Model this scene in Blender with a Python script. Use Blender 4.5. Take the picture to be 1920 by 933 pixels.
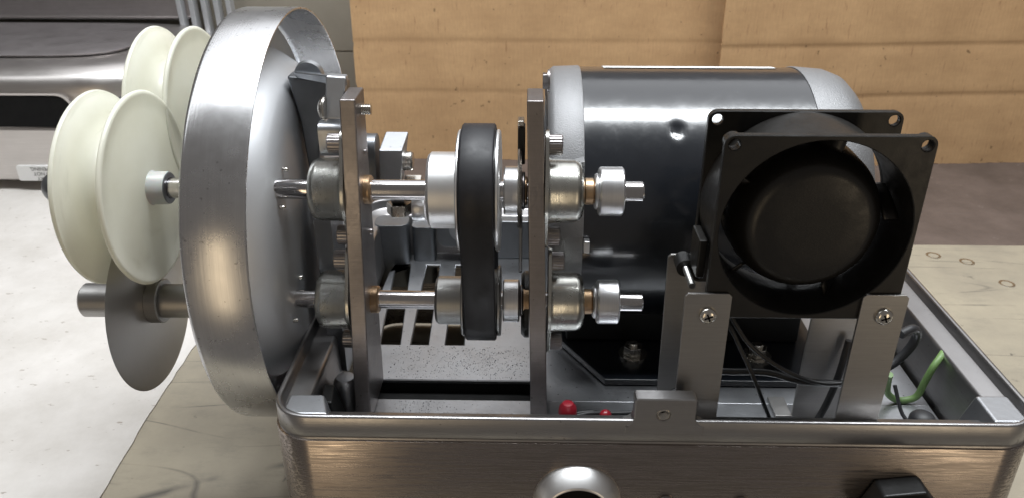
import bpy, math, random
from math import sin, cos, pi, radians
from mathutils import Vector
from mathutils.geometry import tessellate_polygon
random.seed(7)
for o in list(bpy.data.objects): bpy.data.objects.remove(o)
SC = bpy.context.scene; COL = SC.collection
S = 0.001                                   # all shapes below are written in millimetres

# ------------------------------------------------------------------ camera, light, exposure
cam = bpy.data.cameras.new('camera'); cam_o = bpy.data.objects.new('camera', cam); COL.objects.link(cam_o)
cam.sensor_width = 36; cam.lens = 28.125; cam.clip_start = 0.01; cam.clip_end = 50
cam_o.location = (0, -0.315, 0.372); cam_o.rotation_euler = (radians(63.35), 0, radians(1.2))
cam.dof.use_dof = True; cam.dof.focus_distance = 0.43; cam.dof.aperture_fstop = 20.0
SC.camera = cam_o
W = bpy.data.worlds.new('World'); SC.world = W; W.use_nodes = True
W.node_tree.nodes['Background'].inputs[0].default_value = (1.0, 0.93, 0.88, 1)
W.node_tree.nodes['Background'].inputs[1].default_value = 0.09
def lamp(name, loc, size, power, color, target):
    l = bpy.data.lights.new(name, 'AREA'); l.shape = 'RECTANGLE'; l.size, l.size_y = size
    l.energy = power; l.color = color
    o = bpy.data.objects.new(name, l); COL.objects.link(o); o.location = loc
    d = Vector(target) - Vector(loc); o.rotation_euler = d.to_track_quat('-Z', 'Y').to_euler()
    return o
lamp('ceiling_light', (0.15, 0.22, 1.55), (1.6, 0.30), 27, (0.93, 0.97, 1.0), (0.15, 0.24, 0))
lamp('ceiling_light', (-0.95, 0.10, 1.5), (0.45, 1.3), 2.5, (0.95, 0.98, 1.0), (-0.4, 0.3, 0))
lamp('glint_lamp', (-0.52, -1.3, 0.0), (0.08, 0.9), 1.1, (1.0, 0.78, 0.50), (-0.1, 0, 0.08))  # added unseen lamp, gives gold glints on the left of the front wall
lamp('glint_lamp', (1.02, -1.3, 0.0), (0.14, 0.9), 1.4, (1.0, 0.80, 0.54), (0.22, 0, 0.08))  # its added counterpart for the glints at the right end
lamp('ceiling_bounce', (0.1, 1.5, 2.1), (3.2, 1.9), 17, (0.95, 0.97, 1.0), (0.1, 1.3, 0.0))
SC.view_settings.view_transform = 'Standard'; SC.view_settings.look = 'None'
SC.view_settings.exposure = 0.6; SC.view_settings.gamma = 1
SC.render.engine = 'CYCLES'

# ------------------------------------------------------------------ materials
MATS = {}
def nodes(name):
    m = bpy.data.materials.new(name); m.use_nodes = True
    nt = m.node_tree; return m, nt, nt.nodes, nt.links, nt.nodes['Principled BSDF']
def tex(nt, scale, detail=4, rough=0.6, vec=None, kind='ShaderNodeTexNoise', coord='Object'):
    N, L = nt.nodes, nt.links
    tc = N.new('ShaderNodeTexCoord'); mp = N.new('ShaderNodeMapping')
    L.new(tc.outputs[coord], mp.inputs[0]); mp.inputs['Scale'].default_value = vec or (1, 1, 1)
    t = N.new(kind); L.new(mp.outputs[0], t.inputs['Vector']); t.inputs['Scale'].default_value = scale
    if kind == 'ShaderNodeTexNoise':
        t.inputs['Detail'].default_value = detail; t.inputs['Roughness'].default_value = rough
    return t
def ramp(nt, src, stops):
    r = nt.nodes.new('ShaderNodeValToRGB'); nt.links.new(src, r.inputs[0])
    e = r.color_ramp.elements
    while len(e) < len(stops): e.new(0.5)
    for i, (p, c) in enumerate(stops):
        e[i].position = p; e[i].color = (c, c, c, 1) if isinstance(c, (int, float)) else (*c, 1)
    return r
def mixc(nt, fac, a, b, mode='MIX'):
    m = nt.nodes.new('ShaderNodeMix'); m.data_type = 'RGBA'; m.blend_type = mode
    for s, v in ((m.inputs['Factor'], fac), (m.inputs['A'], a), (m.inputs['B'], b)):
        if hasattr(v, 'links'): nt.links.new(v, s)
        else: s.default_value = (*v, 1) if isinstance(v, tuple) else v
    return m.outputs['Result']
def bump(nt, layers):
    prev = None
    for src, strength, dist in layers:
        b = nt.nodes.new('ShaderNodeBump'); b.inputs['Strength'].default_value = strength
        b.inputs['Distance'].default_value = dist; nt.links.new(src, b.inputs['Height'])
        if prev: nt.links.new(prev.outputs[0], b.inputs['Normal'])
        prev = b
    return prev.outputs[0]
def metal(name, col, rough=0.3, streak=None, sb=0.25, grain=0.0, gs=900, dirt=0.25, dcol=None, spots=0.0, met=1.0, rvar=0.07, gd=0.0004):
    """brushed / cast metal: streak = mapping scale whose high numbers run across the brush lines"""
    m, nt, N, L, B = nodes(name)
    B.inputs['Metallic'].default_value = met
    cloud = tex(nt, 28, 6, 0.65)
    dc = dcol or tuple(c * 0.55 for c in col)
    cr = ramp(nt, cloud.outputs['Fac'], [(0.38, 0.0), (0.72, 1.0)])
    mul = N.new('ShaderNodeMath'); mul.operation = 'MULTIPLY'; L.new(cr.outputs[0], mul.inputs[0]); mul.inputs[1].default_value = dirt
    c = mixc(nt, mul.outputs[0], col, dc)
    lay = []
    if streak:
        st = tex(nt, 1, 3, 0.7, streak)
        sr = ramp(nt, st.outputs['Fac'], [(0.3, 0.82), (0.7, 1.0)])
        c = mixc(nt, 0.6, c, sr.outputs[0], 'MULTIPLY')
        lay.append((st.outputs['Fac'], sb, 0.0004))
    if grain:
        g = tex(nt, gs, 3, 0.6); lay.append((g.outputs['Fac'], grain, gd))
    if spots:
        sp = tex(nt, 420, 2, 0.5); sr = ramp(nt, sp.outputs['Fac'], [(0.70, 0.0), (0.74, 1.0)])
        mm = N.new('ShaderNodeMath'); mm.operation = 'MULTIPLY'; L.new(sr.outputs[0], mm.inputs[0]); mm.inputs[1].default_value = spots
        c = mixc(nt, mm.outputs[0], c, (0.05, 0.045, 0.04))
    L.new(c, B.inputs['Base Color'])
    rr = N.new('ShaderNodeMapRange'); L.new(cloud.outputs['Fac'], rr.inputs[0])
    rr.inputs['From Min'].default_value = 0.3; rr.inputs['From Max'].default_value = 0.7
    rr.inputs['To Min'].default_value = max(0.03, rough - rvar); rr.inputs['To Max'].default_value = rough + rvar
    L.new(rr.outputs[0], B.inputs['Roughness'])
    if lay: L.new(bump(nt, lay), B.inputs['Normal'])
    MATS[name] = m; return m
def plain(name, col, rough=0.5, met=0.0, grain=0.1, gs=500, var=0.25, spec=0.5, **kw):
    m, nt, N, L, B = nodes(name)
    t = tex(nt, 40, 5, 0.65)
    r = ramp(nt, t.outputs['Fac'], [(0.3, 0.0), (0.75, 1.0)])
    L.new(mixc(nt, r.outputs[0], col, tuple(c * (1 - var) for c in col)), B.inputs['Base Color'])
    B.inputs['Metallic'].default_value = met
    wr = tex(nt, 90, 6, 0.75); mr_ = N.new('ShaderNodeMapRange'); L.new(wr.outputs['Fac'], mr_.inputs[0])
    mr_.inputs['From Min'].default_value = 0.45; mr_.inputs['From Max'].default_value = 0.75
    mr_.inputs['To Min'].default_value = rough; mr_.inputs['To Max'].default_value = rough + 0.18
    L.new(mr_.outputs[0], B.inputs['Roughness'])
    B.inputs['Specular IOR Level'].default_value = spec
    for k, v in kw.items(): B.inputs[k].default_value = v
    if grain:
        g = tex(nt, gs, 3, 0.6); L.new(bump(nt, [(g.outputs['Fac'], grain, 0.0004)]), B.inputs['Normal'])
    MATS[name] = m; return m

metal('brushed_front', (0.40, 0.35, 0.32), 0.27, (22, 1100, 1100), 0.10, 0.0, 500, 0.0, rvar=0.02)
_B = MATS['brushed_front'].node_tree; _t = _B.nodes.new('ShaderNodeTangent'); _t.direction_type = 'RADIAL'; _t.axis = 'Z'
_p = _B.nodes['Principled BSDF']; _p.inputs['Anisotropic'].default_value = 0.85; _p.inputs['Anisotropic Rotation'].default_value = 0.25; _B.links.new(_t.outputs[0], _p.inputs['Tangent'])
_s = tex(_B, 1, 2, 0.6, (40, 900, 900)); _r = ramp(_B, _s.outputs['Fac'], [(0.40, 0.36), (0.62, 0.20)]); _B.links.new(_r.outputs[0], _p.inputs['Roughness'])
_c = _p.inputs['Base Color'].links[0].from_socket; _glint = ramp(_B, _s.outputs['Fac'], [(0.35, 0.62), (0.66, 1.0)]); _B.links.new(mixc(_B, 0.8, _c, _glint.outputs[0], 'MULTIPLY'), _p.inputs['Base Color'])  # streaks in the base colour: brush lines with their glints painted in
metal('rim', (0.42, 0.41, 0.41), 0.36, (30, 30, 900), 0.10, 0.10, 700, 0.35, spots=0.4)
metal('cast_aluminium', (0.50, 0.51, 0.53), 0.42, None, 0, 0.22, 350, 0.5, spots=0.35)
metal('cast_dark', (0.26, 0.27, 0.285), 0.40, None, 0, 0.25, 300, 0.5)
metal('floor_metal', (0.50, 0.51, 0.53), 0.36, (60, 60, 60), 0.05, 0.22, 600, 0.45, spots=0.8)
metal('ring_metal', (0.66, 0.66, 0.67), 0.27, (1500, 10, 10), 0.10, 0.03, 500, 0.04, spots=0.45, rvar=0.05)
metal('dish_metal', (0.66, 0.67, 0.69), 0.50, None, 0, 0.10, 700, 0.12, rvar=0.04, met=0.75)
metal('plate_side', (0.31, 0.285, 0.28), 0.40, (8, 900, 900), 0.22, 0.30, 500, 0.5, spots=0.5)
metal('shaft_steel', (0.62, 0.60, 0.60), 0.17, (1200, 10, 10), 0.05, 0, 500, 0.12, rvar=0.05)
metal('satin_aluminium', (0.80, 0.80, 0.80), 0.40, None, 0, 0.04, 500, 0.08, rvar=0.03)
metal('turned_aluminium', (0.78, 0.78, 0.79), 0.31, (1700, 8, 8), 0.14, 0, 500, 0.1, rvar=0.05)
metal('dull_pulley', (0.42, 0.42, 0.41), 0.36, (1400, 8, 8), 0.12, 0, 500, 0.2)
metal('zinc', (0.70, 0.70, 0.66), 0.26, (1300, 60, 60), 0.20, 0.10, 300, 0.7, (0.30, 0.29, 0.25), spots=0.4)
metal('screw_steel', (0.33, 0.31, 0.31), 0.34, None, 0, 0.1, 900, 0.3)
metal('bright_screw', (0.66, 0.63, 0.58), 0.24, None, 0, 0.05, 600, 0.3)
metal('bronze', (0.50, 0.35, 0.22), 0.38, None, 0, 0.2, 500, 0.5)
metal('bracket_metal', (0.40, 0.39, 0.38), 0.40, (40, 40, 1100), 0.10, 0.05, 900, 0.2)
metal('knife_steel', (0.52, 0.50, 0.48), 0.36, None, 0, 0.02, 300, 0.1, rvar=0.03)
metal('stainless', (0.66, 0.63, 0.61), 0.33, (25, 25, 700), 0.06, 0, 500, 0.1, rvar=0.05)
metal('stainless_dark', (0.36, 0.335, 0.335), 0.46, (25, 25, 500), 0.06, 0.05, 500, 0.3)
metal('bell_paint', (0.23, 0.23, 0.235), 0.45, None, 0, 0.8, 1300, 0.12, met=0.5, gd=0.0004)
plain('gloss_black', (0.008, 0.010, 0.014), 0.13, 0, 0.10, 260, 0.1, 0.6, **{'Coat Weight': 0.8, 'Coat Roughness': 0.28})
plain('flat_black', (0.012, 0.012, 0.012), 0.38, 0, 0.12, 900, 0.3, 0.4)
plain('fan_black', (0.012, 0.011, 0.010), 0.34, 0, 0.10, 1100, 0.3, 0.45)
plain('belt_rubber', (0.009, 0.009, 0.012), 0.48, 0, 0.06, 600, 0.2, 0.5)
plain('void_black', (0.006, 0.006, 0.006), 0.8, 0, 0.1, 500, 0.2, 0.2)
plain('wire_black', (0.012, 0.012, 0.013), 0.42, 0, 0.05, 500, 0.2)
plain('wire_grey', (0.022, 0.022, 0.024), 0.5, 0, 0.05, 500, 0.2)
plain('wire_green', (0.16, 0.27, 0.09), 0.45, 0, 0.1, 300, 0.3)
plain('red_plastic', (0.24, 0.008, 0.018), 0.30, 0, 0.03, 300, 0.2)
plain('label_white', (0.78, 0.78, 0.77), 0.45, 0, 0.03, 300, 0.05)
plain('print_black', (0.03, 0.03, 0.03), 0.6, 0, 0, 300, 0.05)
def m_spool():
    m, nt, N, L, B = nodes('spool_plastic')
    cl = tex(nt, 30, 5, 0.65); sc = tex(nt, 1, 3, 0.6, (700, 25, 25))
    c = mixc(nt, ramp(nt, cl.outputs['Fac'], [(0.35, 0.0), (0.8, 1.0)]).outputs[0], (0.93, 0.925, 0.84), (0.85, 0.84, 0.74))
    c = mixc(nt, ramp(nt, sc.outputs['Fac'], [(0.62, 0.0), (0.72, 0.25)]).outputs[0], c, (0.62, 0.61, 0.52))
    L.new(c, B.inputs['Base Color']); B.inputs['Roughness'].default_value = 0.3
    tr = N.new('ShaderNodeBsdfTranslucent'); L.new(c, tr.inputs[0])
    mx = N.new('ShaderNodeMixShader'); mx.inputs[0].default_value = 0.42
    L.new(B.outputs[0], mx.inputs[1]); L.new(tr.outputs[0], mx.inputs[2]); L.new(mx.outputs[0], N['Material Output'].inputs[0])
    L.new(bump(nt, [(cl.outputs['Fac'], 0.1, 0.001), (sc.outputs['Fac'], 0.05, 0.0004)]), B.inputs['Normal'])
    MATS['spool_plastic'] = m
m_spool()
plain('spool_hub_plastic', (0.62, 0.63, 0.60), 0.35, 0, 0.05, 300, 0.1, 0.5, **{'Subsurface Weight': 0.3, 'Subsurface Scale': 0.01})
plain('rack_paint', (0.55, 0.56, 0.58), 0.35, 0.4, 0.05, 200, 0.1)
plain('wall_paint', (0.30, 0.27, 0.22), 0.55, 0, 0.08, 60, 0.1)
plain('shaving_grey', (0.03, 0.028, 0.026), 0.5, 0.3, 0, 300, 0.3)

def m_cardboard():
    m, nt, N, L, B = nodes('cardboard')
    cloud = tex(nt, 9, 8, 0.7, (1, 1, 2.5)); fib = tex(nt, 1, 4, 0.7, (500, 60, 90))
    c = mixc(nt, ramp(nt, cloud.outputs['Fac'], [(0.3, 0.0), (0.7, 1.0)]).outputs[0], (0.62, 0.395, 0.205), (0.46, 0.28, 0.14))
    c = mixc(nt, ramp(nt, fib.outputs['Fac'], [(0.35, 0.0), (0.75, 0.35)]).outputs[0], c, (0.35, 0.22, 0.11))
    sp = tex(nt, 120, 2, 0.5); c = mixc(nt, ramp(nt, sp.outputs['Fac'], [(0.72, 0.0), (0.75, 0.7)]).outputs[0], c, (0.12, 0.07, 0.03))
    tick = tex(nt, 1, 3, 0.6, (260, 5, 38)); c = mixc(nt, ramp(nt, tick.outputs['Fac'], [(0.62, 0.0), (0.72, 0.5)]).outputs[0], c, (0.24, 0.11, 0.05))
    L.new(c, B.inputs['Base Color']); B.inputs['Roughness'].default_value = 0.75
    w = tex(nt, 22, 3, 0.5)
    corr = tex(nt, 62, kind='ShaderNodeTexWave'); corr.inputs['Distortion'].default_value = 0.6
    L.new(bump(nt, [(w.outputs['Fac'], 0.12, 0.004), (corr.outputs['Fac'], 0.06, 0.001), (fib.outputs['Fac'], 0.12, 0.0005)]), B.inputs['Normal'])
    MATS['cardboard'] = m
m_cardboard()
def m_board():
    m, nt, N, L, B = nodes('work_board')
    a = tex(nt, 5, 7, 0.7); g = tex(nt, 1, 8, 0.8, (26, 60, 10)); g.inputs['Distortion'].default_value = 0.0
    c = mixc(nt, ramp(nt, a.outputs['Fac'], [(0.35, 0.0), (0.68, 1.0)]).outputs[0], (0.34, 0.298, 0.222), (0.225, 0.198, 0.155))
    c = mixc(nt, ramp(nt, g.outputs['Fac'], [(0.50, 0.0), (0.74, 0.55)]).outputs[0], c, (0.17, 0.155, 0.125))
    lay = []
    for sc, dist, rot, k in ((3.1, 0.0, 1.35, 0.85), (6.5, 0.1, 1.75, 0.75), (12.5, 0.0, 0.45, 0.7), (9.0, 0.1, 2.5, 0.6)):   # thin scratches: narrow iso-lines of noise
        s = tex(nt, sc, 0.0, 0.4, (1, 1, 1)); s.inputs['Distortion'].default_value = dist
        s.inputs['Vector'].links[0].from_node.inputs['Rotation'].default_value = (0, 0, rot)
        s.inputs['Vector'].links[0].from_node.inputs['Scale'].default_value = (0.14, 1.3, 1)
        r = ramp(nt, s.outputs['Fac'], [(0.4972, 0.0), (0.4995, 1.0), (0.5005, 1.0), (0.5028, 0.0)])
        gate = tex(nt, 17, 3, 0.6); gr = ramp(nt, gate.outputs['Fac'], [(0.46, 0.0), (0.60, k)])
        gate.inputs['Vector'].links[0].from_node.inputs['Location'].default_value = (rot * 3, 0, 0)
        mm = N.new('ShaderNodeMath'); mm.operation = 'MULTIPLY'; L.new(r.outputs[0], mm.inputs[0]); L.new(gr.outputs[0], mm.inputs[1])
        c = mixc(nt, mm.outputs[0], c, (0.06, 0.055, 0.05))
    sp = tex(nt, 55, 3, 0.6); c = mixc(nt, ramp(nt, sp.outputs['Fac'], [(0.70, 0.0), (0.75, 0.8)]).outputs[0], c, (0.07, 0.06, 0.05))
    L.new(c, B.inputs['Base Color']); B.inputs['Roughness'].default_value = 0.5
    L.new(bump(nt, [(g.outputs['Fac'], 0.15, 0.001)]), B.inputs['Normal'])
    MATS['work_board'] = m
m_board()
def m_surface(name, ca, cb, cs, rough, scale, spot):
    m, nt, N, L, B = nodes(name)
    a = tex(nt, scale, 8, 0.7); c = mixc(nt, ramp(nt, a.outputs['Fac'], [(0.35, 0.0), (0.7, 1.0)]).outputs[0], ca, cb)
    sp = tex(nt, 70, 3, 0.65, (1, 2, 1)); c = mixc(nt, ramp(nt, sp.outputs['Fac'], [(spot, 0.0), (spot + 0.05, 0.8)]).outputs[0], c, cs)
    st = tex(nt, 1, 4, 0.6, (7, 130, 10)); c = mixc(nt, ramp(nt, st.outputs['Fac'], [(0.66, 0.0), (0.74, 0.35)]).outputs[0], c, cs)
    L.new(c, B.inputs['Base Color']); B.inputs['Roughness'].default_value = rough
    w = tex(nt, 14, 5, 0.6)
    L.new(bump(nt, [(w.outputs['Fac'], 0.3, 0.004), (a.outputs['Fac'], 0.1, 0.001)]), B.inputs['Normal'])
    MATS[name] = m
m_surface('bench', (0.12, 0.092, 0.08), (0.065, 0.05, 0.043), (0.26, 0.22, 0.20), 0.45, 14, 0.70)
m_surface('paper', (0.60, 0.57, 0.54), (0.46, 0.43, 0.395), (0.26, 0.22, 0.18), 0.6, 11, 0.655)

# ------------------------------------------------------------------ mesh building
class MB:
    def __init__(s): s.v = []; s.f = []
    def add(s, vs, fs):
        n = len(s.v); s.v += [tuple(p) for p in vs]; s.f += [tuple(i + n for i in f) for f in fs]; return s
    def box(s, x0, x1, y0, y1, z0, z1):
        return s.hexa([(x0, y0, z0), (x1, y0, z0), (x1, y1, z0), (x0, y1, z0), (x0, y0, z1), (x1, y0, z1), (x1, y1, z1), (x0, y1, z1)])
    def hexa(s, p):
        return s.add(p, [(0, 3, 2, 1), (4, 5, 6, 7), (0, 1, 5, 4), (1, 2, 6, 5), (2, 3, 7, 6), (3, 0, 4, 7)])
    def lathe(s, axis, c, prof, seg=48, closed=False, knurl=0, arc=None, ph=0):
        """prof = [(position along the axis, radius)]; c = the other two coordinates"""
        def pt(a, r, t):
            u, w = r * cos(t), r * sin(t)
            return {'X': (a, c[0] + u, c[1] + w), 'Y': (c[0] + u, a, c[1] + w), 'Z': (c[0] + u, c[1] + w, a)}[axis]
        a0, a1 = arc or (0, 2 * pi); full = arc is None; n = seg if full else seg + 1
        vs, fs = [], []
        for (a, r) in prof:
            for k in range(n):
                rr = r + (knurl if k % 2 and r > 0.1 else 0)
                vs.append(pt(a, rr, ph + a0 + (a1 - a0) * k / seg))
        m = len(prof)
        for j in range(m if closed else m - 1):
            j2 = (j + 1) % m
            for k in range(seg):
                k2 = (k + 1) % n if full else k + 1
                f = (j * n + k, j * n + k2, j2 * n + k2, j2 * n + k)
                if prof[j][1] < 1e-6: f = (f[0], f[2], f[3])
                elif prof[j2][1] < 1e-6: f = (f[0], f[1], f[2])
                fs.append(f)
        return s.add(vs, fs)
    def prism(s, axis, outer, a0, a1, holes=()):
        loops = [list(outer)] + [list(h) for h in holes]
        def p3(u, w, a): return {'X': (a, u, w), 'Y': (u, a, w), 'Z': (u, w, a)}[axis]
        flat = [q for l in loops for q in l]; n = len(flat)
        tris = tessellate_polygon([[Vector((u, w, 0)) for u, w in l] for l in loops])
        fs = [tuple(t) for t in tris] + [tuple(i + n for i in reversed(t)) for t in tris]
        b = 0
        for l in loops:
            m = len(l)
            for k in range(m): fs.append((b + k, b + (k + 1) % m, b + (k + 1) % m + n, b + k + n))
            b += m
        return s.add([p3(u, w, a0) for u, w in flat] + [p3(u, w, a1) for u, w in flat], fs)
    def chprism(s, axis, outer, a0, a1, holes=(), ch=0.5):
        """prism with holes and a small chamfer on every rim"""
        def p3(u, w, a): return {'X': (a, u, w), 'Y': (u, a, w), 'Z': (u, w, a)}[axis]
        def area(l): return sum(l[i][0] * l[(i + 1) % len(l)][1] - l[(i + 1) % len(l)][0] * l[i][1] for i in range(len(l)))
        def inset(l, d):
            sg = 1 if area(l) > 0 else -1; out = []
            for i in range(len(l)):
                a, b, c = Vector(l[i - 1]), Vector(l[i]), Vector(l[(i + 1) % len(l)])
                n1 = Vector((-(b - a).y, (b - a).x)).normalized() * sg; n2 = Vector((-(c - b).y, (c - b).x)).normalized() * sg
                m = (n1 + n2).normalized(); out.append(tuple(b + m * d / max(0.4, m.dot(n1))))
            return out
        loops = [list(outer)] + [list(h) for h in holes]
        inn = [inset(l, ch if i == 0 else -ch) for i, l in enumerate(loops)]
        flat = [q for l in loops for q in l]; fin = [q for l in inn for q in l]; n = len(flat)
        tris = tessellate_polygon([[Vector((u, w, 0)) for u, w in l] for l in inn]); sg = 1 if a1 > a0 else -1
        vs = [p3(u, w, a0) for u, w in fin] + [p3(u, w, a0 + ch * sg) for u, w in flat] + [p3(u, w, a1 - ch * sg) for u, w in flat] + [p3(u, w, a1) for u, w in fin]
        fs = [tuple(t) for t in tris] + [tuple(i + 3 * n for i in reversed(t)) for t in tris]; b = 0
        for l in loops:
            m = len(l)
            for k in range(m):
                for j in range(3): fs.append((b + k + j * n, b + (k + 1) % m + j * n, b + (k + 1) % m + (j + 1) * n, b + k + (j + 1) * n))
            b += m
        return s.add(vs, fs)
    def tube(s, pts, r, seg=12, smooth=6):
        P = [Vector(p) for p in pts]; Q = []
        E_ = [P[0] * 2 - P[1]] + P + [P[-1] * 2 - P[-2]]
        for i in range(1, len(E_) - 2):
            for k in range(smooth):
                t = k / smooth; a, b, c, d = E_[i - 1:i + 3]
                Q.append(0.5 * ((2 * b) + (c - a) * t + (2 * a - 5 * b + 4 * c - d) * t * t + (3 * b - a - 3 * c + d) * t ** 3))
        Q.append(P[-1]); vs, fs = [], []; up = Vector((0.13, 0.31, 0.94)).normalized()
        for i, q in enumerate(Q):
            t = (Q[min(i + 1, len(Q) - 1)] - Q[max(i - 1, 0)]).normalized()
            u = t.cross(up).normalized(); up = u.cross(t).normalized()
            vs += [q + (u * cos(2 * pi * k / seg) + up * sin(2 * pi * k / seg)) * r for k in range(seg)]
        for i in range(len(Q) - 1):
            for k in range(seg): fs.append((i * seg + k, i * seg + (k + 1) % seg, (i + 1) * seg + (k + 1) % seg, (i + 1) * seg + k))
        fs.append(tuple(reversed(range(seg)))); fs.append(tuple((len(Q) - 1) * seg + k for k in range(seg)))
        return s.add(vs, fs)
    def loft(s, rings, cap=False):
        n = len(rings[0]); fs = []
        for j in range(len(rings) - 1):
            for k in range(n): fs.append((j * n + k, j * n + (k + 1) % n, (j + 1) * n + (k + 1) % n, (j + 1) * n + k))
        if cap: fs += [tuple(reversed(range(n))), tuple((len(rings) - 1) * n + k for k in range(n))]
        return s.add([p for r in rings for p in r], fs)
    def build(s, name, mat, parent=None, bevel=0, label=None, kind=None, segs=2, angle=35, solid=0):
        lo = [min(v[i] for v in s.v) for i in range(3)]; hi = [max(v[i] for v in s.v) for i in range(3)]
        c = Vector([(a + b) / 2 for a, b in zip(lo, hi)])
        me = bpy.data.meshes.new(name); me.from_pydata([(Vector(v) - c) * S for v in s.v], [], s.f)
        import bmesh
        bm = bmesh.new(); bm.from_mesh(me); bmesh.ops.remove_doubles(bm, verts=bm.verts, dist=1e-7)
        bmesh.ops.recalc_face_normals(bm, faces=bm.faces); bm.to_mesh(me); bm.free()
        me.shade_smooth(); me.set_sharp_from_angle(angle=radians(angle))
        me.materials.append(MATS[mat])
        o = bpy.data.objects.new(name, me); COL.objects.link(o)
        o.location = c * S - (world(parent) if parent else Vector())
        if parent: o.parent = parent
        if solid:
            so = o.modifiers.new('solid', 'SOLIDIFY'); so.thickness = solid * S
        if bevel:
            b = o.modifiers.new('bevel', 'BEVEL'); b.width = bevel * S; b.segments = segs; b.limit_method = 'ANGLE'
            b.angle_limit = radians(30); b.harden_normals = True
        if label: o['label'] = label
        if kind: o['kind'] = kind
        return o
def world(o):
    v = Vector()
    while o: v += o.location; o = o.parent
    return v
def tag(o, label, cat, group=None):
    o['label'] = label; o['category'] = cat
    if group: o['group'] = group
    return o
def thing(name, loc, label, cat, group=None):
    o = bpy.data.objects.new(name, None); COL.objects.link(o); o.location = Vector(loc) * S; o.empty_display_size = 0.01
    return tag(o, label, cat, group)
def copy_part(o, dx, dy, dz, parent=None, label=None):
    """copy of a part and its own pieces, moved by millimetres"""
    c = o.copy(); COL.objects.link(c)
    if parent: c.parent = parent
    c.location = o.location + Vector((dx, dy, dz)) * S
    if label: c['label'] = label
    for ch in [k for k in bpy.data.objects if k.parent == o]:
        d = ch.copy(); COL.objects.link(d); d.parent = c
    return c
def circ(cx, cy, r, n=32, ph=0): return [(cx + r * cos(2 * pi * k / n + ph), cy + r * sin(2 * pi * k / n + ph)) for k in range(n)]
def rrect(x0, x1, y0, y1, r, n=6):
    rr = r if isinstance(r, (list, tuple)) else [r] * 4; out = []
    for (cx, cy, a), q in zip(((x1, y1, 0), (x0, y1, 90), (x0, y0, 180), (x1, y0, 270)), rr):
        sx = -1 if cx == x1 else 1; sy = -1 if cy == y1 else 1
        if q <= 0: out.append((cx, cy)); continue
        for k in range(n + 1):
            t = radians(a + 90 * k / n); out.append((cx + sx * q + q * cos(t), cy + sy * q + q * sin(t)))
    return out
def dome(a, r, d, h, n=6):
    """rounded end profile from radius r at a to the axis, bulging h towards d"""
    return [(a + d * h * sin(pi / 2 * k / n), r * cos(pi / 2 * k / n)) for k in range(n)] + [(a + d * h, 0)]

# ------------------------------------------------------------------ setting
MB().box(-1500, 1500, -70, 1000, -70, -18).build('workbench', 'bench', kind='structure')
w = MB().box(-1500, 1500, 880, 900, -18, 98).box(-1500, 1500, 880, 900, 100.5, 420).box(-1500, 1500, 884, 900, 98, 100.5)
w.build('wall', 'wall_paint', kind='structure')
bo = MB().box(-760, 760, -62, 445, -17.5, 0).build('work_board', 'work_board', bevel=0.8)
tag(bo, 'scratched beige board with a cream far edge, lying under the machine', 'board')
for (x, y) in ((414.9, 421.1), (442.3, 407.6), (458.5, 362.8)):
    sc = MB().lathe('Z', (x, y), [(-2, 7.2), (0.25, 7.2), (0.5, 6.2), (-0.6, 3.2), (-0.6, 0)], 28).build('countersunk_screw', 'zinc', bo)
    MB().prism('Z', [(x - 3, y - .6), (x + 3, y - .6), (x + 3, y + .6), (x - 3, y + .6)], -0.55, -0.35).build('screw_slot', 'void_black', sc)
pp = [(-269, -64), (-271, 65.7), (-276, 150), (-276.5, 234.8), (-262, 330), (-250, 440), (-236, 560), (-234, 590), (-420, 602), (-700, 611), (-1200, 620), (-1200, -64)]
edge = []
for i in range(len(pp)):
    a, b = pp[i], pp[(i + 1) % len(pp)]
    for k in range(8):
        t = k / 8; j = random.uniform(-.5, .5) if i < 7 else 0
        edge.append((a[0] + (b[0] - a[0]) * t + j, a[1] + (b[1] - a[1]) * t + j))
tag(MB().prism('Z', edge, 0.3, 1.1).build('paper_sheet', 'paper'), 'white paper sheet spread over the bench left of the machine', 'paper')

# cardboard: left sheet and the one standing in front of it to the right, creases pressed into the sheets
def cardboard(x0, x1, y0, slope, creases, ztop, label, lean=0.0, deep=1.0):
    zs = [-18]; off = [0.0]
    for z in creases:
        for dz, d in ((-20, 0), (-10, 0.2), (-3.5, 0.65), (-0.5, 0.8), (2.2, 0.15), (5, -0.15), (12, 0)): zs.append(z + dz); off.append(d * deep)
    zs.append(ztop); off.append(0)
    nx = 60; rings = []
    mb = MB(); vs = []; fs = []
    for side in (0, 4.0):
        for i in range(nx + 1):
            x = x0 + (x1 - x0) * i / nx
            wv = 1.2 * sin(x * 0.021 + y0) + 0.6 * sin(x * 0.07)
            for z, d in zip(zs, off):
                vs.append((x + (0.9 * sin(z * 1.3) if i in (0, nx) else 0), y0 + (x - x0) * slope + wv + d + side + lean * (z + 18), z + (0.7 * sin(x * .9) if z == -18 else 0)))
    m = len(zs); h = (nx + 1) * m
    for i in range(nx):
        for j in range(m - 1):
            a = i * m + j; fs.append((a, a + m, a + m + 1, a + 1)); fs.append((a + h, a + 1 + h, a + m + 1 + h, a + m + h))
        fs.append((i * m, i * m + h, (i + 1) * m + h, (i + 1) * m)); b = i * m + m - 1; fs.append((b, b + m, b + m + h, b + h))
    for j in range(m - 1):
        for i in (0, nx): a = i * m + j; fs.append((a, a + 1, a + 1 + h, a + h))
    o = mb.add(vs, fs).build('cardboard_sheet', 'cardboard', angle=60)
    tag(o, label, 'cardboard', 'cardboard sheets leaning behind the machine'); return o
cardboard(-231, 330, 739, 0, (78, 145), 430, 'flat brown cardboard sheet with its left edge against the grey wall, behind the belt', 0.02, 0.55)
cardboard(243, 900, 706, 0.085, (80, 146), 430, 'brown cardboard sheet on the right, standing in front of the other behind the fan', 0.0)

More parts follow.
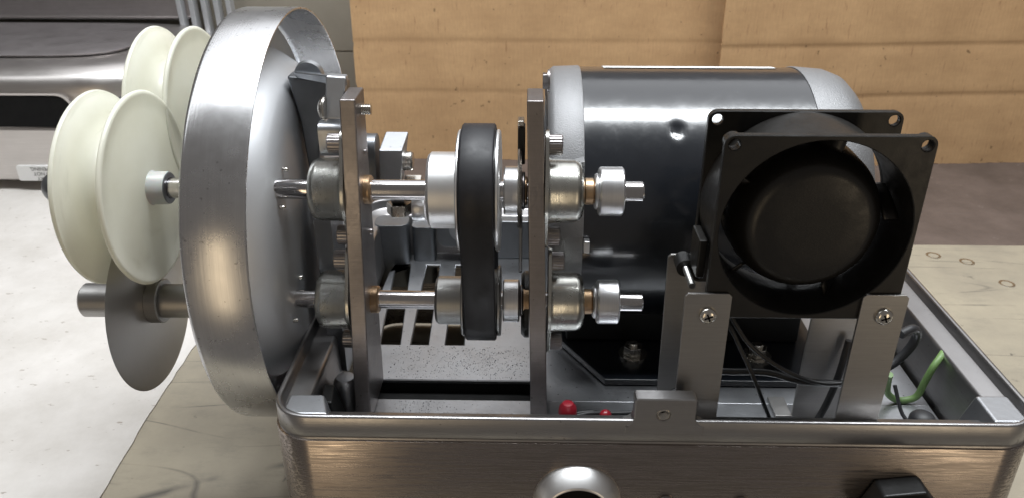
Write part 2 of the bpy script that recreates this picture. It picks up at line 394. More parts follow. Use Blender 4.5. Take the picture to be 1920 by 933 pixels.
# ------------------------------------------------------------------ the second machine, far left
fmx = thing('food_machine', (-640, 700, 0), 'rounded stainless steel food machine with a dark oval opening, far left', 'machine')
def foot(off, z):
    out = []
    for k in range(72):
        t = 2 * pi * k / 72; c_, s_ = cos(t), sin(t)
        e = 2 / 5.0
        out.append((-700 + (262 - off) * (abs(c_) ** e) * (1 if c_ > 0 else -1), 720 + (152 - off) * (abs(s_) ** e) * (1 if s_ > 0 else -1), z))
    return out
MB().loft([foot(6, 12), foot(2, 15), foot(0, 22), foot(0, 118), foot(1.5, 128), foot(5, 136), foot(12, 142), foot(24, 146), foot(60, 148), foot(150, 149)], True).build('housing', 'stainless', fmx, angle=50)
MB().loft([foot(58, 148.6), foot(56, 151), foot(62, 153), foot(150, 154)], True).build('top_plate', 'stainless_dark', fmx)
MB().box(-1000, -478, 842, 872, 150, 420).build('back_housing', 'stainless_dark', fmx, bevel=8)
op = MB().loft([[(x, y, z) for x, z in rrect(-760, -524 + d, 80 - d, 119 + d, 17)] for y, d in ((566, 2.5), (566.6, 0), (600, 0))]).build('opening_rim', 'stainless', fmx)
MB().prism('Y', rrect(-759, -525, 81, 118, 16), 567.2, 569).build('opening', 'void_black', fmx, bevel=0.5)
for x in (-800, -560): MB().lathe('Z', (x, 640), [(0, 0), (0, 16), (10, 18), (12.5, 18), (12.5, 0)], 24).build('rubber_foot', 'flat_black', fmx)
st = MB().prism('Y', rrect(-609, -536, 14.5, 33.5, 2.5), 566.6, 569.6).build('warning_sticker', 'label_white', fmx)
for row, txt in enumerate(('RISK OF INJURY', 'BLADE, DO NOT', 'S INTO OPENING.')):
    cu = bpy.data.curves.new('lettering', 'FONT'); cu.body = txt; cu.size = 6.2 * S; cu.extrude = 0.00003
    to = bpy.data.objects.new('tmp', cu); COL.objects.link(to)
    me = bpy.data.meshes.new_from_object(to.evaluated_get(bpy.context.evaluated_depsgraph_get())); bpy.data.objects.remove(to)
    o = bpy.data.objects.new('lettering', me); COL.objects.link(o); me.materials.clear(); me.materials.append(MATS['print_black']); o.parent = st
    o.rotation_euler = (radians(90), radians(180), 0)
    o.location = Vector((-543, 566.4, 19.3 + row * 6.2)) * S - world(st)
rk = thing('steel_rack', (-450, 850, -18), 'grey upright steel rack with slanted bars at top left behind the spools', 'rack')
for k in range(5):
    x = -500 + k * 17.5
    MB().hexa([(x + 9, 832, -18), (x + 17, 829, -18), (x + 17, 846, -18), (x + 9, 849, -18), (x, 832, 330), (x + 8, 829, 330), (x + 8, 846, 330), (x, 849, 330)]).build('bar', 'rack_paint', rk, bevel=1)

# ------------------------------------------------------------------ THE MACHINE
M = thing('slicing_machine', (62, 136, 0), 'opened steel slicing machine with exposed shafts, belt, black motor and fan', 'machine')

# base housing: a loft of rounded rectangles
def ring(off, z, r0=20):
    return [(x, y, z) for x, y in rrect(-129 + off, 256.5 - off, 0 + off, 276 - off, max(3, r0 - off), 8)]
prof = [(-1.0, 2), (-1.2, 60), (-1.2, 104.8), (-0.9, 105.7), (0.1, 106.0), (0.5, 106.8), (0.0, 107.8), (0, 118.6), (0.5, 119.7), (1.2, 120), (2.4, 120), (3.0, 119.5), (3.4, 118), (3.8, 113.2), (5, 112.4), (14, 112.2), (15.2, 111.4), (16, 109.5), (17.5, 76)]
base = MB().loft([ring(o, z) for o, z in prof[:5]]).build('base_housing', 'brushed_front', M, angle=50)
MB().loft([ring(o, z) for o, z in prof[4:]]).build('rim', 'rim', base, angle=50)
# lug with a threaded hole
lug = rrect(53.4, 83.4, 108.5, 133.6, [1.6, 1.6, 0, 0])
lug = [(53.4, 121.5)] + [(53.4, 132), (53.9, 133.1), (55, 133.6), (81.8, 133.6), (82.9, 133.1), (83.4, 132), (83.4, 121.5), (84.4, 119.2), (86.6, 117.8), (88, 117.2), (88, 112), (49, 112), (49, 117.2), (50.4, 117.8), (52.6, 119.2)]
MB().chprism('Y', lug, -0.35, 7.5, [circ(67.7, 123.8, 3.3, 28)], 0.5).build('lug', 'rim', base)
th = [(-0.2 + 0.9 * k / 2, 3.25 if k % 2 else 2.7) for k in range(17)]
MB().lathe('Y', (67.7, 123.8), th, 28, ph=0).build('thread', 'bright_screw', base)
MB().prism('Y', circ(67.7, 123.8, 3.2, 24), 5.5, 6.5).build('hole_shade_disc', 'void_black', base)  # black disc added for the shade inside the hole
# corner blocks
MB().hexa([(-119, 4, 84), (-96.5, 4, 84), (-96.5, 20, 84), (-119, 20, 84), (-122.5, 4, 118.6), (-99, 4, 118.6), (-104.5, 20.5, 118.6), (-122.5, 20.5, 118.6)]).build('corner_block', 'cast_aluminium', base, bevel=1.6)
MB().hexa([(226, 4, 90), (250, 4, 90), (250, 26, 90), (222, 26, 90), (232.5, 5, 118.6), (249.4, 5, 118.6), (249.4, 26.5, 118.6), (233, 26.5, 118.6)]).build('corner_block', 'cast_aluminium', base, bevel=1.4)
# rubber bumper and cast dome behind the left block
MB().hexa([(-109, 24, 78), (-98, 24, 78), (-98, 46, 78), (-109, 46, 78), (-110, 30, 106), (-104, 30, 106), (-106, 46, 106), (-112, 46, 106)]).build('rubber_bumper', 'flat_black', M, bevel=1)
MB().lathe('Z', (-103.5, 60), [(76, 9), (82, 9), (88, 8.5), (95, 7.5), (99, 6.5), (101, 5), (101.5, 0)], 32).build('cast_boss', 'cast_aluminium', M)
# outlet pipe, gland, small screws on the front
MB().lathe('Y', (27, 70), [(2, 22.8), (-1.1, 22.7), (-3, 22.2), (-11.6, 17.4), (-12.2, 16.6), (-12.2, 16.0), (-11.4, 15.6), (-1.9, 15.6)], 64).build('outlet_pipe', 'satin_aluminium', base, angle=50)
MB().lathe('Y', (27, 70), [(-2, 15.7), (-2, 0)], 40).build('pipe_bore', 'void_black', base)
gl = MB().prism('Y', circ(190, 70, 21, 6, radians(8)), -14, -1.0).build('cable_gland', 'flat_black', base, bevel=1.5)
MB().prism('Y', circ(191, 67, 18.5, 8, radians(14)), -28, -14.05).build('gland_cap', 'flat_black', M, bevel=2.4)
for x in (73, 112): MB().lathe('Y', (x, 68.8), [(0, 4.6), (-2, 4.6), (-3.4, 3.6), (-3.8, 2)] + [(-3.0, 1.9), (-3.0, 0)], 28).build('front_screw', 'screw_steel', base)

# floor pieces
MB().box(-92.5, 236.5, 17, 67.6, 77, 80).build('floor_strip', 'floor_metal', M, bevel=0.4)
MB().box(6.5, 236.5, 67.61, 258.5, 77, 79.9).build('floor_pan', 'floor_metal', M, bevel=0.3)
MB().box(-112, 6, 67, 87, 62, 70).build('gap_strip', 'flat_black', M)  # flat black strip set low in the gap before the deck
MB().box(-92, 6, 88.4, 90, 60, 77).build('deck_skirt', 'flat_black', M)
def slot(a, b, c, d, y0=125.8, y1=238.8): return [(c, y0), (d, y0), (b, y1), (a, y1)]
deck_out = [(-92, 87), (6, 87), (6, 259), (-84, 259), (-92, 256.5), (-98.5, 250), (-103, 240), (-106, 226), (-107, 200), (-107, 87)]
holes = [slot(-102.4, -91.1, -96.2, -82.9), slot(-78.5, -68.1, -75.9, -64.3), slot(-55.5, -44.5, -53.1, -40.8)]
MB().chprism('Z', deck_out, 77.2, 80, holes, 0.6).build('slotted_deck', 'floor_metal', M)
MB().lathe('Z', (-88, 226), [(62, 0), (62, 4.5), (70, 4.5), (73, 0)], 20).build('rubber_stop', 'flat_black', M)
# castings along the rear wall
rc = MB()
MB().prism('Z', rrect(-118, -92, 238, 258, 7), 60, 113).build('cast_pillar', 'cast_dark', M, bevel=3)
MB().prism('Z', rrect(-90, -72, 244, 259, 5), 60, 109).build('cast_pillar', 'cast_dark', M, bevel=3)
MB().prism('Y', rrect(-70, -30, 92, 113, [5, 5, 7, 7]), 246, 259).build('cast_block', 'cast_dark', M, bevel=1.5)
MB().lathe('Y', (-50, 107), [(246, 10.5), (244.6, 10.5), (244.6, 5), (246, 5)], 36).build('washer', 'cast_aluminium', M)
MB().box(-28, 4, 250, 259, 80, 112).build('cast_wall', 'cast_dark', M, bevel=1)

# metal shavings on the deck
sh = MB()
for k in range(1100):
    if k % 4: x, y = random.uniform(-86, 3), random.uniform(88.5, 124)
    else: x, y = random.gauss(-62, 14), random.uniform(54, 66)
    if k % 3 == 0: x, y = random.gauss(-30, 16), random.gauss(105, 9)
    if not (-90 < x < 3 and 54 < y < 124) or 66.5 < y < 88: continue
    r = random.uniform(0.12, 0.42) * (1.7 if random.random() < .06 else 1); a = random.uniform(0, 6.28); e = random.uniform(.3, 1)
    pts = [(x + r * cos(a), y + r * sin(a), 80.05), (x + r * e * cos(a + 2), y + r * e * sin(a + 2), 80.05), (x + r * cos(a + 4), y + r * sin(a + 4), 80.05), (x, y, 80.05 + r * .8)]
    sh.add(pts, [(0, 2, 1), (0, 1, 3), (1, 2, 3), (2, 0, 3)])
o = sh.build('metal_shavings', 'shaving_grey', kind='stuff'); o['label'] = 'dark metal shavings scattered over the slotted deck'; o['category'] = 'shavings'

# mounting plates (slightly splayed, wider at the foot)
def mplate(x0t, x1t, x0b, x1b):
    zt, zb = 264, 80.3
    return MB().hexa([(x0b, 43.5, zb), (x1b, 43.5, zb), (x1b, 87, zb), (x0b, 87, zb), (x0t, 57.5, zt), (x1t, 57.5, zt), (x1t, 80, zt), (x0t, 80, zt)])
p1 = mplate(-90.7, -83, -96, -87.2).build('mounting_plate', 'plate_side', M, bevel=0.8)
p2 = mplate(-0.7, 7.4, 2.9, 12.2).build('mounting_plate', 'plate_side', M, bevel=0.8)
for (y, z, dx) in ((66, 205, 0), (66, 187, 0), (66, 232, 0.4), (68, 128, -3)):
    MB().lathe('X', (y + 7, z), [(-86.5 + dx, 1.7)] + dome(-83.6 + dx, 1.7, 1, 0.8, 4), 16).build('set_screw', 'screw_steel', p1)

# shafts
UY, UZ, LZ = 68, 213.3, 147.9
sh1 = MB().lathe('X', (UY, UZ), [(-204, 0), (-204, 5.3), (59, 5.3), (59.8, 4.6), (59.8, 0)], 40).build('upper_shaft', 'shaft_steel', M)
sh2 = MB().lathe('X', (UY, LZ), [(-200, 0), (-200, 5.1), (63.2, 5.1), (64, 4.4), (64, 0)], 40).build('lower_shaft', 'shaft_steel', M)
sh1['label'] = 'upper shaft carrying the larger pulley'; sh2['label'] = 'lower shaft under the belt'
def collar(x0, x1, r, z, mat='turned_aluminium', par=None, name='shaft_collar', ri=5):
    return MB().lathe('X', (UY, z), [(x0, ri), (x0, r - .8), (x0 + .8, r), (x1 - .8, r), (x1, r - .8), (x1, ri)], 48).build(name, mat, par)
collar(36.6, 49.2, 12.7, UZ, par=sh1); collar(34.5, 36.55, 9.4, UZ, par=sh1, name='spacer')
collar(38.6, 50.6, 12.2, LZ, par=sh2); collar(36.4, 38.55, 9.2, LZ, par=sh2, name='spacer')
collar(-12.2, -3.2, 12.6, UZ, par=sh1, name='spacer'); collar(-3.1, -1.2, 10, UZ, 'screw_steel', sh1, 'washer')
collar(-13.0, -3.8, 11.8, LZ, par=sh2, name='spacer'); collar(-3.7, -1.8, 9, LZ, 'screw_steel', sh2, 'washer')
for x0, x1, z, pr in ((-86, -80.4, UZ, sh1), (-88.4, -81.4, LZ, sh2), (-1.9, 0, UZ, sh1), (-2.5, 2, LZ, sh2), (29, 34.4, UZ, sh1), (30, 36.3, LZ, sh2)):
    collar(x0, x1, 7.6 if x0 < 0 else 6.9, z, 'bronze', pr, 'bushing')

# bearing housings: pressed zinc cup, flange and two knurled socket screws each
def bearing(xf, d, z, label):
    """xf = plate face, d = direction the cup points"""
    cup = [(xf + d * 2.0, 0), (xf + d * 2.0, 17.6), (xf + d * 3.4, 16.6), (xf + d * 15.5, 16.2), (xf + d * 18.2, 15.2), (xf + d * 19.6, 13.0), (xf + d * 20.2, 10.5), (xf + d * 20.4, 7.6), (xf + d * 19.2, 7.2), (xf + d * 19.2, 0)]
    b = MB().lathe('X', (UY, z), cup, 64).build('bearing_housing', 'zinc', M, angle=50, label=label)
    fl = [(UY + 17.5 * cos(t), z + 17.5 * sin(t)) for t in [radians(a) for a in range(-40, 41, 10)]] + [(UY + 7 * cos(radians(a)), z + 25.5 + 7 * sin(radians(a))) for a in range(20, 161, 20)] + \
         [(UY + 17.5 * cos(t), z + 17.5 * sin(t)) for t in [radians(a) for a in range(140, 221, 10)]] + [(UY + 7 * cos(radians(a)), z - 25.5 + 7 * sin(radians(a))) for a in range(200, 341, 20)]
    MB().prism('X', fl, xf + d * 0.1, xf + d * 2.1).build('flange', 'zinc', b, bevel=0.3)
    for s_ in (1, -1):
        zz = z + s_ * 25.4
        pr = [(xf + d * 2.2, 0), (xf + d * 2.2, 4.9), (xf + d * 8.3, 4.9), (xf + d * 8.9, 4.3), (xf + d * 8.9, 2.6), (xf + d * 5.5, 2.6), (xf + d * 5.5, 0)]
        MB().lathe('X', (UY - 1, zz), pr, 48, knurl=0.22).build('socket_screw', 'screw_steel', b)
    return b
b1 = bearing(-91.8, -1, UZ, 'pressed zinc cup left of the left plate, upper'); bearing(-95.0, -1, LZ, 'pressed zinc cup left of the left plate, lower')
bearing(8.6, 1, UZ, 'bright zinc cup right of the right plate, upper'); bearing(11.3, 1, LZ, 'zinc cup right of the right plate, lower')

# pulleys and belt
def pulley(z, rf, xh0, xh1, rh, lab, xl=-33.4, xr=-16.2):
    p = MB().lathe('X', (UY, z), [(xl, 5), (xl, rf - 2.2), (xr, rf - 2.2), (xr, 5)], 64).build('pulley', 'dull_pulley', M, label=lab)
    for x0, x1 in ((xl - 1.9, xl - 0.1), (xr + 0.1, xr + 2.2)):
        MB().lathe('X', (UY, z), [(x0, 5), (x0, rf - .6), (x0 + .6, rf), (x1 - .6, rf), (x1, rf - .6), (x1, 5)], 72).build('flange', 'satin_aluminium' if rf > 25 else 'dull_pulley', p)
    MB().lathe('X', (UY, z), [(xh0, 5), (xh0, rh - 1.5), (xh0 + 1.5, rh), (xh1, rh), (xh1, 5)], 64).build('hub', 'satin_aluminium' if rf > 25 else 'dull_pulley', p)
    return p
pulley(UZ, 31.3, -50.8, -35.4, 19.8, 'large bright upper pulley with wide hub'); pulley(LZ, 19.6, -49.8, -35.4, 13.4, 'small dull lower pulley')
def beltloop(rU, rL):
    d = UZ - LZ; a = math.asin((rU - rL) / d); out = []
    for k in range(41): t = -a + (pi + 2 * a) * k / 40; out.append((UY + rU * cos(t), UZ + rU * sin(t)))
    for k in range(33): t = pi + a + (pi - 2 * a) * k / 32; out.append((UY + rL * cos(t), LZ + rL * sin(t)))
    return out
MB().chprism('X', beltloop(34.4, 22.0), -33.2, -16.4, [beltloop(30.0, 17.9)], 0.8).build('drive_belt', 'belt_rubber', M, angle=50)
# chrome lock ring, switch and slotted tab left of the right plate
MB().lathe('X', (74, 213), [(-5, 6), (-5, 21.5), (-4, 22.5), (-3, 21.5), (-3, 6)], 48).build('lock_ring', 'bright_screw', M)
MB().box(-5.2, -1.4, 72, 80, 226, 246).build('switch_body', 'flat_black', M, bevel=0.6)
MB().box(-5.2, -2, 71, 79, 247, 249.5).build('switch_cap', 'bright_screw', M, bevel=0.4)
MB().chprism('X', rrect(66, 82, 165, 198, 4), -4.4, -2.6, [rrect(71, 77, 172, 192, 2.9)], 0.3).build('slotted_tab', 'cast_dark', M)
MB().lathe('X', (78, 140), [(-3, 0), (-3, 17), (-1, 19), (1.5, 19), (1.5, 0)], 40).build('rear_flange', 'flat_black', M)

# guard ring, dish
RC = (130, 171.2)
MB().lathe('X', RC, [(-162, 113), (-162, 119.5), (-161.2, 121), (-159.5, 121.4), (-130.8, 121.4), (-130, 121.1), (-130, 120.3), (-130.8, 120), (-155, 118.9), (-158.5, 115.4), (-160.2, 113)], 192, closed=True).build('guard_ring', 'ring_metal', M, angle=50)
dp = [(-157, 118.3), (-157.6, 110), (-158, 104), (-155, 100.5), (-149, 97.5), (-140, 91.5), (-134, 86.5), (-131.2, 82.5), (-129.4, 78), (-128.2, 72), (-127.6, 64), (-127.4, 40), (-127.4, 0)]
MB().lathe('X', RC, dp, 144).build('guard_dish', 'dish_metal', M, angle=60)
for y, z in ((76, LZ + 9), (58, LZ - 8), (62, UZ - 8), (75, UZ + 8)): MB().lathe('X', (y, z), [(-128, 1.2)] + dome(-125.8, 1.2, 1, 0.6, 3), 12).build('rivet', 'bright_screw', M)

# cast arm that holds the guard
arm = [(-131.5, 261), (-99.5, 257.6), (-100, 240), (-108, 237), (-113, 233), (-116.5, 228), (-118, 220), (-119, 200), (-116, 170), (-113, 130), (-110, 95), (-110, 80), (-124, 80), (-124.5, 120), (-125.5, 180), (-125.6, 212), (-127, 235)]
MB().prism('Y', arm, 112, 124).build('cast_arm', 'cast_dark', M, bevel=1.5)
MB().lathe('Y', (-123, 257.5), [(122, 0), (124.2, 0), (124.2, 8), (128, 8.6), (131, 6), (131.5, 0)], 32).build('pivot_cap', 'cast_aluminium', M)
MB().prism('X', rrect(86, 113, 84, 190, 5), -118.5, -109).build('cast_web', 'cast_dark', M, bevel=2.5)
MB().prism('X', rrect(80, 112, 226, 244, 4), -109, -92).build('cast_lug', 'cast_aluminium', M, bevel=2)
# bent tab with the round head screw through the left plate
MB().hexa([(-101.5, 70, 250), (-93.2, 70, 250), (-93.2, 75, 250), (-101.5, 75, 250), (-101.3, 78, 270.2), (-91, 78, 269.6), (-91, 84, 269.6), (-101.3, 84, 270.2)]).build('bent_tab', 'cast_aluminium', M, bevel=1)
MB().hexa([(-101.3, 78, 266), (-91, 78, 265), (-99.5, 112, 258), (-126, 112, 260), (-101.3, 80, 269.8), (-91, 80, 269.2), (-98.5, 113, 261), (-128, 113, 263)]).build('tab_web', 'cast_dark', M, bevel=0.6)
rs = MB().lathe('X', (72, 255), [(-101, 0), (-101, 6.2), (-101.8, 6.4), (-102.4, 6)] + dome(-102.4, 5.6, -1, 2.8, 5), 32).build('round_screw', 'bright_screw', M)
MB().lathe('X', (72, 255), [(-84, 0), (-84, 2.6)] + [(-84 + 0.6 * k, 2.85 if k % 2 else 2.3) for k in range(1, 10)] + [(-78.4, 2), (-78.4, 0)], 24).build('screw_thread', 'bright_screw', rs)
# tension block, its bolt, the link beside it and the hose fitting below
MB().hexa([(-85.2, 112, 196), (-73.5, 112, 196), (-73.5, 128, 196), (-85.2, 128, 196), (-84.4, 112, 219), (-71, 112, 219), (-69.5, 131, 224), (-83, 131, 224)]).build('tension_block', 'cast_aluminium', M, bevel=0.9)
MB().lathe('X', (121, 209.5), [(-72, 0), (-72, 5.6), (-67.2, 5.6), (-66.4, 5), (-66.4, 0)], 32).build('block_bolt', 'bright_screw', M)
MB().prism('X', rrect(110, 128, 197, 226, [8, 8, 3, 3]), -93, -86.4).build('link_plate', 'cast_dark', M, bevel=1.2)
ho = MB().prism('X', circ(121, 192.5, 8.2, 6, .3), -72, -62).build('hex_fitting', 'bright_screw', M, bevel=1)
MB().lathe('X', (121, 190), [(-80, 0), (-80, 7), (-72.2, 7), (-72.2, 0)], 32).build('fitting_neck', 'screw_steel', ho)
MB().prism('Z', circ(-76, 121, 8.2, 6), 176, 183.5).build('hex_nut', 'bright_screw', M, bevel=1.2)
MB().lathe('X', (121, 181), [(-68, 0), (-68, 8.8), (-64, 9.4), (-60.5, 8.8), (-60.5, 0)], 32).build('round_nut', 'turned_aluminium', M)

# left side: spools, knife, end bar
def spool(x0, y, z, label):
    """x0 = left face; a deep V pulley of translucent plastic"""
    pr = [(x0 - 5, 0), (x0 - 5, 10), (x0 - 4, 26), (x0 - 1.5, 40), (x0 - 0.4, 46), (x0, 49.4), (x0 + .9, 50.1), (x0 + 2.2, 49.6), (x0 + 2.5, 47.6), (x0 + 3.6, 46.6), (x0 + 5.0, 38), (x0 + 6.4, 32), (x0 + 8.4, 28.4), (x0 + 12.0, 27.2),
          (x0 + 15.8, 28.4), (x0 + 18.0, 32), (x0 + 19.6, 38), (x0 + 21.2, 46.6), (x0 + 22.1, 47.6), (x0 + 22.4, 49.6), (x0 + 23.6, 50.1), (x0 + 24.6, 49.4), (x0 + 24.7, 47.8), (x0 + 24.1, 46.9), (x0 + 24.0, 40), (x0 + 24.4, 26), (x0 + 25.6, 12), (x0 + 26, 5)]
    s_ = MB().lathe('X', (y, z), pr, 96).build('spool', 'spool_plastic', M, angle=60, label=label)
    MB().lathe('X', (y, z), [(x0 + 25, 5.4), (x0 + 25.2, 9.4), (x0 + 26.4, 8.6), (x0 + 33.5, 8.6), (x0 + 34.7, 7.6), (x0 + 34.7, 6.2), (x0 + 33.5, 5.35)], 48).build('hub', 'spool_hub_plastic', s_, angle=50)
    MB().lathe('X', (y, z), [(x0 + 34.75, 5.4), (x0 + 35.0, 5.6), (x0 + 35.0, 7.9), (x0 + 34.6, 8.3), (x0 + 34.2, 8)], 40, closed=True).build('hub_ring', 'cast_dark', s_)
    MB().lathe('X', (y, z), [(x0 - 4.5, 10)] + dome(x0 - 20, 9.8, -1, 12, 7), 40).build('end_cap', 'cast_dark', s_, angle=50)
    return s_
spool(-221.0, UY, UZ, 'front translucent spool'); sp2 = spool(-221.0, 150, 229, 'rear translucent spool')
MB().lathe('X', (150, 229), [(-200, 0), (-200, 5.3), (-150, 5.3), (-150, 0)], 32).build('rear_shaft', 'shaft_steel', M)
kn = MB().lathe('X', (UY, 145.6), [(-210.2, 5), (-210.2, 46), (-209.6, 50), (-209.0, 46), (-209.0, 5)], 144).build('circular_blade', 'knife_steel', M, angle=20)
MB().lathe('X', (UY, 145.6), [(-208.9, 5), (-208.9, 12.4), (-202.5, 12.4), (-202, 11.8), (-202, 5)], 48).build('blade_collar', 'bracket_metal', kn)
MB().lathe('X', (UY, 145.6), [(-214.5, 5), (-214.5, 12), (-210.4, 12.2)], 48).build('blade_washer', 'bracket_metal', kn)
MB().lathe('X', (UY, 145.6), [(-247.5, 0), (-247.5, 8.2), (-246.2, 9.5), (-159, 9.5), (-159, 0)], 48).build('blade_bar', 'bracket_metal', M)

# motor
my, mz, mr = 168, 172, 79
import bmesh
mb = MB(); nx, na = 70, 150; vs = []; fs = []
for i in range(nx + 1):
    x = 31.5 + (163 - 31.5) * i / nx
    for k in range(na):
        t = 2 * pi * k / na; y, z = my + mr * cos(t), mz + mr * sin(t)
        d2 = (x - 83.3) ** 2 + (y - 115) ** 2 + (z - 230.5) ** 2
        dd = 2.6 * math.exp(-d2 / 10.0) - 0.35 * math.exp(-d2 / 60)
        vs.append((x, my + (mr - dd) * cos(t), mz + (mr - dd) * sin(t)))
for i in range(nx):
    for k in range(na): fs.append((i * na + k, i * na + (k + 1) % na, (i + 1) * na + (k + 1) % na, (i + 1) * na + k))
mo = mb.add(vs, fs).build('motor', 'gloss_black', M, angle=60, label='gloss black motor shell with a dent')
MB().lathe('X', (my, mz), [(31.6, 70), (31.4, 79.4), (30.6, 79.8), (15.5, 79.2), (12.6, 77), (11.2, 73), (11.0, 58), (14, 56), (14, 40), (11, 38), (10.4, 20), (10.4, 0)], 144).build('end_bell', 'bell_paint', mo, angle=40)
MB().lathe('X', (my, mz), [(163, 70), (163.2, 79.4), (164, 79.8), (181, 78.4), (189, 75.4), (194, 70.5), (197.5, 63), (199, 50), (199.4, 0)], 144).build('end_bell', 'bell_paint', mo, angle=40)
for a in (150, 115, 80):   # cooling windows in the left bell
    t = radians(a); y, z = my + 67 * cos(t), mz + 67 * sin(t)
    MB().lathe('X', (my, mz), [(10.9, 61), (10.9, 71), (12.5, 72), (12.5, 60)], 10, closed=True, arc=(t - .2, t + .2)).build('vent', 'void_black', mo)
MB().prism('X', circ(109, 260, 4.6, 6), 7.6, 11).lathe('X', (109, 260), [(10.2, 6), (11.4, 6)], 24).build('through_bolt', 'screw_steel', mo, bevel=0.4)
MB().hexa([(17, 96, 215), (31, 92, 217), (31, 98, 214), (17, 99, 213.8), (17, 97, 216.5), (31, 93, 220.5), (31, 100, 221), (17, 100, 217)]).build('casting_rib', 'bell_paint', mo, bevel=1)
MB().box(31.6, 34.8, 83, 88, 170, 177).build('body_pin', 'turned_aluminium', mo, bevel=0.5)
lb = MB().lathe('X', (my, mz), [(46, 79.1), (46, 79.4), (151, 79.4), (151, 79.1)], 24, closed=True, arc=(radians(48), radians(85))).build('label_sticker', 'label_white', mo)
# saddle and foot plate
MB().prism('X', [(126, 85), (126, 112), (211, 112), (226, 112), (226, 85)], 26, 176).build('motor_saddle', 'flat_black', mo, bevel=1)
MB().prism('Z', [(48, 83.4), (188, 83.4), (188, 250), (14, 250), (14, 140)], 80.4, 84.6).build('foot_plate', 'gloss_black', mo, bevel=0.8)
for x in (67.5, 145.7):
    n = MB().prism('Z', circ(x, 110, 6.2, 6, .2), 86, 92).build('foot_bolt', 'bright_screw', mo, bevel=0.6)
    n2 = MB().lathe('Z', (x, 110), [(84.7, 0), (84.7, 9), (85.9, 9), (85.9, 0)], 28).lathe('Z', (x, 110), [(91.4, 3.2), (93.4, 3.2), (94, 2.6), (94, 0)], 20).build('foot_washer', 'bright_screw', mo)

# fan
fx, fz, fh = 130.4, 216.2, 45.6
fan = MB()
def flange(y0, y1):
    hs = [circ(fx, fz, 43.4, 72)] + [circ(fx + sx * 41.25, fz + sz * 41.25, 2.6, 20) for sx in (1, -1) for sz in (1, -1)]
    return MB().chprism('Y', rrect(fx - fh, fx + fh, fz - fh, fz + fh, 4.5), y0, y1, hs, 0.4)
fan = flange(15.0, 18.6).build('fan', 'fan_black', M, label='square black cooling fan, its front frame')
flange(50.4, 54).build('rear_frame', 'fan_black', fan)
MB().lathe('Y', (fx, fz), [(17.9, 43.5), (18.0, 45.3), (50.9, 45.3), (51, 43.5), (34.5, 42.2)], 96, closed=True).build('duct', 'fan_black', fan)
for sx in (1, -1):
    for sz in (1, -1):
        MB().lathe('Y', (fx + sx * 41.25, fz + sz * 41.25), [(18.6, 2.7), (18.6, 4.2), (21, 4.2), (21, 2.7)], 20, closed=True).build('screw_boss', 'fan_black', fan)
MB().lathe('Y', (fx, fz), [(18.3, 0), (18.3, 5), (18.3, 14), (18.3, 24.8), (18.7, 26.4), (19.6, 28.4), (21.5, 30.6), (25, 32.6), (30, 34.4), (35, 35.4), (49, 35.8), (50, 0)], 96).build('fan_hub', 'fan_black', fan, angle=50)
for k in range(5):
    a0 = 2 * pi * k / 5 + 0.05; g = []
    for j in range(5):
        r = 35 + 6.8 * j / 4
        for (da, yy) in ((0, 26), (0.10, 31), (0.22, 37), (0.30, 43)):
            a = a0 + da * (1.0 - 0.03 * j); g.append((fx + r * cos(a), yy, fz + r * sin(a)))
    f_ = [(j * 4 + i, j * 4 + i + 1, j * 4 + 5 + i, j * 4 + 4 + i) for j in range(4) for i in range(3)]
    MB().add(g, f_).build('blade', 'fan_black', fan, solid=1.0)
for k in range(4):
    a = radians(100 + 90 * k); c_, s_ = cos(a), sin(a)
    MB().hexa([(fx + r * c_ - q * s_, y, fz + r * s_ + q * c_) for y in (50.6, 53.6) for r, q in ((30, -2), (44, -2), (44, 2), (30, 2))]).build('strut', 'fan_black', fan, bevel=0.4)
MB().box(81.5, 85.5, 26, 44, 186, 206).build('terminal_block', 'fan_black', fan, bevel=0.8)
MB().lathe('Y', (79.5, 184), [(22, 0), (22, 1.6)] + [(22 + .7 * k, 1.75 if k % 2 else 1.35) for k in range(1, 32)] + [(45, 0)], 14).build('long_screw', 'dull_pulley', fan)
MB().lathe('Y', (79.5, 184), [(40, 2), (40, 4.6), (50, 4.6), (50, 2)], 24, closed=True).build('grommet', 'flat_black', fan)

# fan brackets with pan-head cross screws
def bracket(x0, x1, y0, ztop, lean, footdir, footlen=14, screw=None, label=None):
    L_ = [(x0, 80.3), (x1, 80.3), (x1 + lean, ztop - 1.5), (x1 + lean - 1.5, ztop), (x0 + lean + 1.5, ztop), (x0 + lean, ztop - 1.5)]
    b = MB().prism('Y', L_, y0, y0 + 1.6).build('fan_bracket', 'bracket_metal', M, bevel=0.25, label=label)
    if footdir: 
        fx0, fx1 = (x0 - footlen, x0 + .5) if footdir < 0 else (x1 - .5, x1 + footlen)
        MB().box(fx0, fx1, y0 + .1, y0 + 18, 80.35, 81.9).build('foot', 'bracket_metal', b, bevel=0.4)
    if screw:
        sx, sz = screw
        s_ = MB().lathe('Y', (sx, sz), [(y0 - .05, 0), (y0 - .05, 4.2), (y0 - .9, 4.25), (y0 - 1.8, 3.7), (y0 - 2.5, 2.6), (y0 - 2.75, 1.2), (y0 - 2.8, 0)], 32).build('pan_screw', 'bright_screw', b)
        for a in (0.4, 0.4 + pi / 2):
            c_, q = cos(a), sin(a)
            pts = [(sx + u * c_ - v * q, sz + u * q + v * c_) for u, v in ((-2.1, -.42), (2.1, -.42), (2.1, .42), (-2.1, .42))]
            MB().prism('Y', pts, y0 - 2.88, y0 - 2.0).build('cross_slot', 'void_black', b)
    return b
bracket(75.5, 97.5, 13.2, 184.8, -0.8, 0, screw=(86.3, 173.2), label='front left bracket of the fan')
bracket(157.2, 178.6, 13.2, 185.0, 0.6, 0, screw=(169.2, 173.7), label='front right bracket of the fan')
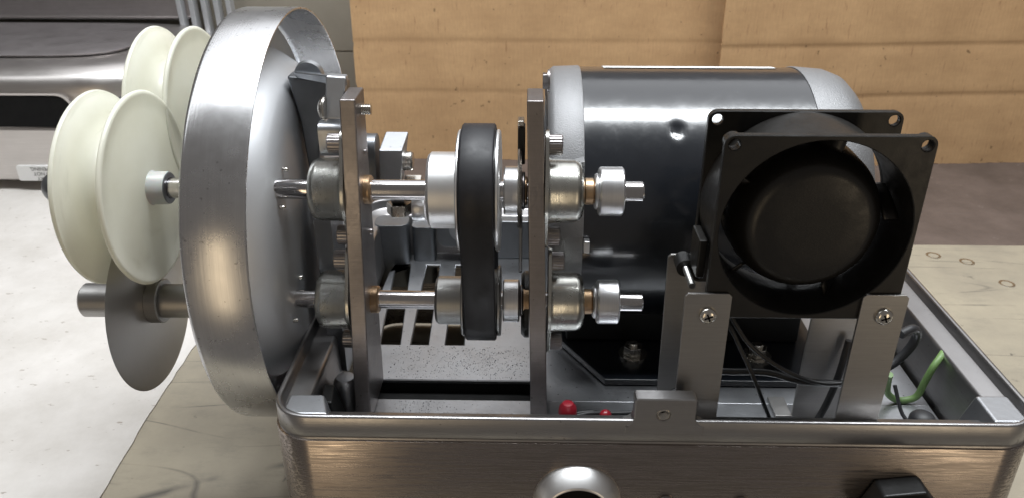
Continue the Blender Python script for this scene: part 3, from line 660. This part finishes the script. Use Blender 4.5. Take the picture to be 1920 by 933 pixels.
bracket(74.5, 96.5, 54.3, 184.4, -1.5, 0, label='rear left bracket of the fan')
bracket(152.0, 176.8, 54.3, 184.0, 1.0, -1, 9, label='rear right bracket of the fan with folded foot')

# wiring (soldered and screwed into the machine: parts of it)
def wire(pts, r, mat, label=None): return MB().tube(pts, r, 12).build('wire', mat, M, label=label)
wire([(100, 40, 158), (106.4, 36, 148.9), (111, 35, 140), (119.2, 33, 124.2), (127, 31, 107), (131.7, 30, 95.6), (133, 27, 82)], 1.1, 'wire_black')
wire([(100, 42, 166), (108, 40, 152), (117, 38, 140), (132.6, 37, 127.8), (148, 36, 120.5), (160, 35, 118.4), (172, 36, 119)], 1.15, 'wire_black')
wire([(72, 30, 110), (82, 36, 113), (98, 40, 121), (112, 40, 122), (130, 40, 121.5), (148, 38, 117.5), (170, 40, 115)], 1.9, 'wire_black')
wire([(205, 60, 134), (213, 64, 135), (219.5, 70, 128), (219, 72, 118), (213, 72, 108), (206, 70, 104)], 2.6, 'wire_grey')
wire([(208, 66, 103), (209, 68, 97), (211, 69, 88), (217.5, 70, 82.5), (224, 70, 82.3), (229.2, 70, 85.5), (232, 71, 95), (235, 72, 104.5), (239, 75, 108.5), (243.3, 80, 110)], 2.0, 'wire_green', 'green earth wire')
wire([(209, 60, 100), (213, 52, 86), (219, 45, 82), (224, 40, 81.5)], 1.1, 'wire_grey')
wire([(150, 38, 82), (158, 40, 84), (164, 44, 92), (168, 46, 104), (171, 48, 118), (173, 50, 136)], 1.9, 'wire_grey')
wire([(24, 30, 97.5), (34, 32, 99.2), (45, 34, 98), (60, 34, 99), (72, 34, 104)], 1.2, 'wire_grey')
wire([(22, 34, 96), (36, 36, 97.2), (48, 34, 95.5), (62, 32, 96)], 1.1, 'wire_black')
MB().lathe('Z', (219, 42), [(80, 0), (80, 7), (90, 7)] + [(90 + 5 * sin(t), 7 * cos(t)) for t in (.3, .7, 1.1)] + [(95, 0)], 28).build('cable_grommet', 'wire_grey', M)
MB().lathe('Z', (22.5, 28), [(88, 0), (88, 2.6), (97, 2.9), (99, 4.2), (103, 5.0), (106.5, 4.6), (109, 2.8), (109.8, 0)], 28).build('wire_cap', 'red_plastic', M)
MB().lathe('Z', (42.5, 26), [(88, 0), (88, 3.0), (103, 3.2)] + [(103 + 3 * sin(t), 3.2 * cos(t)) for t in (.4, .8, 1.2)] + [(106, 0)], 24).build('wire_cap', 'red_plastic', M)
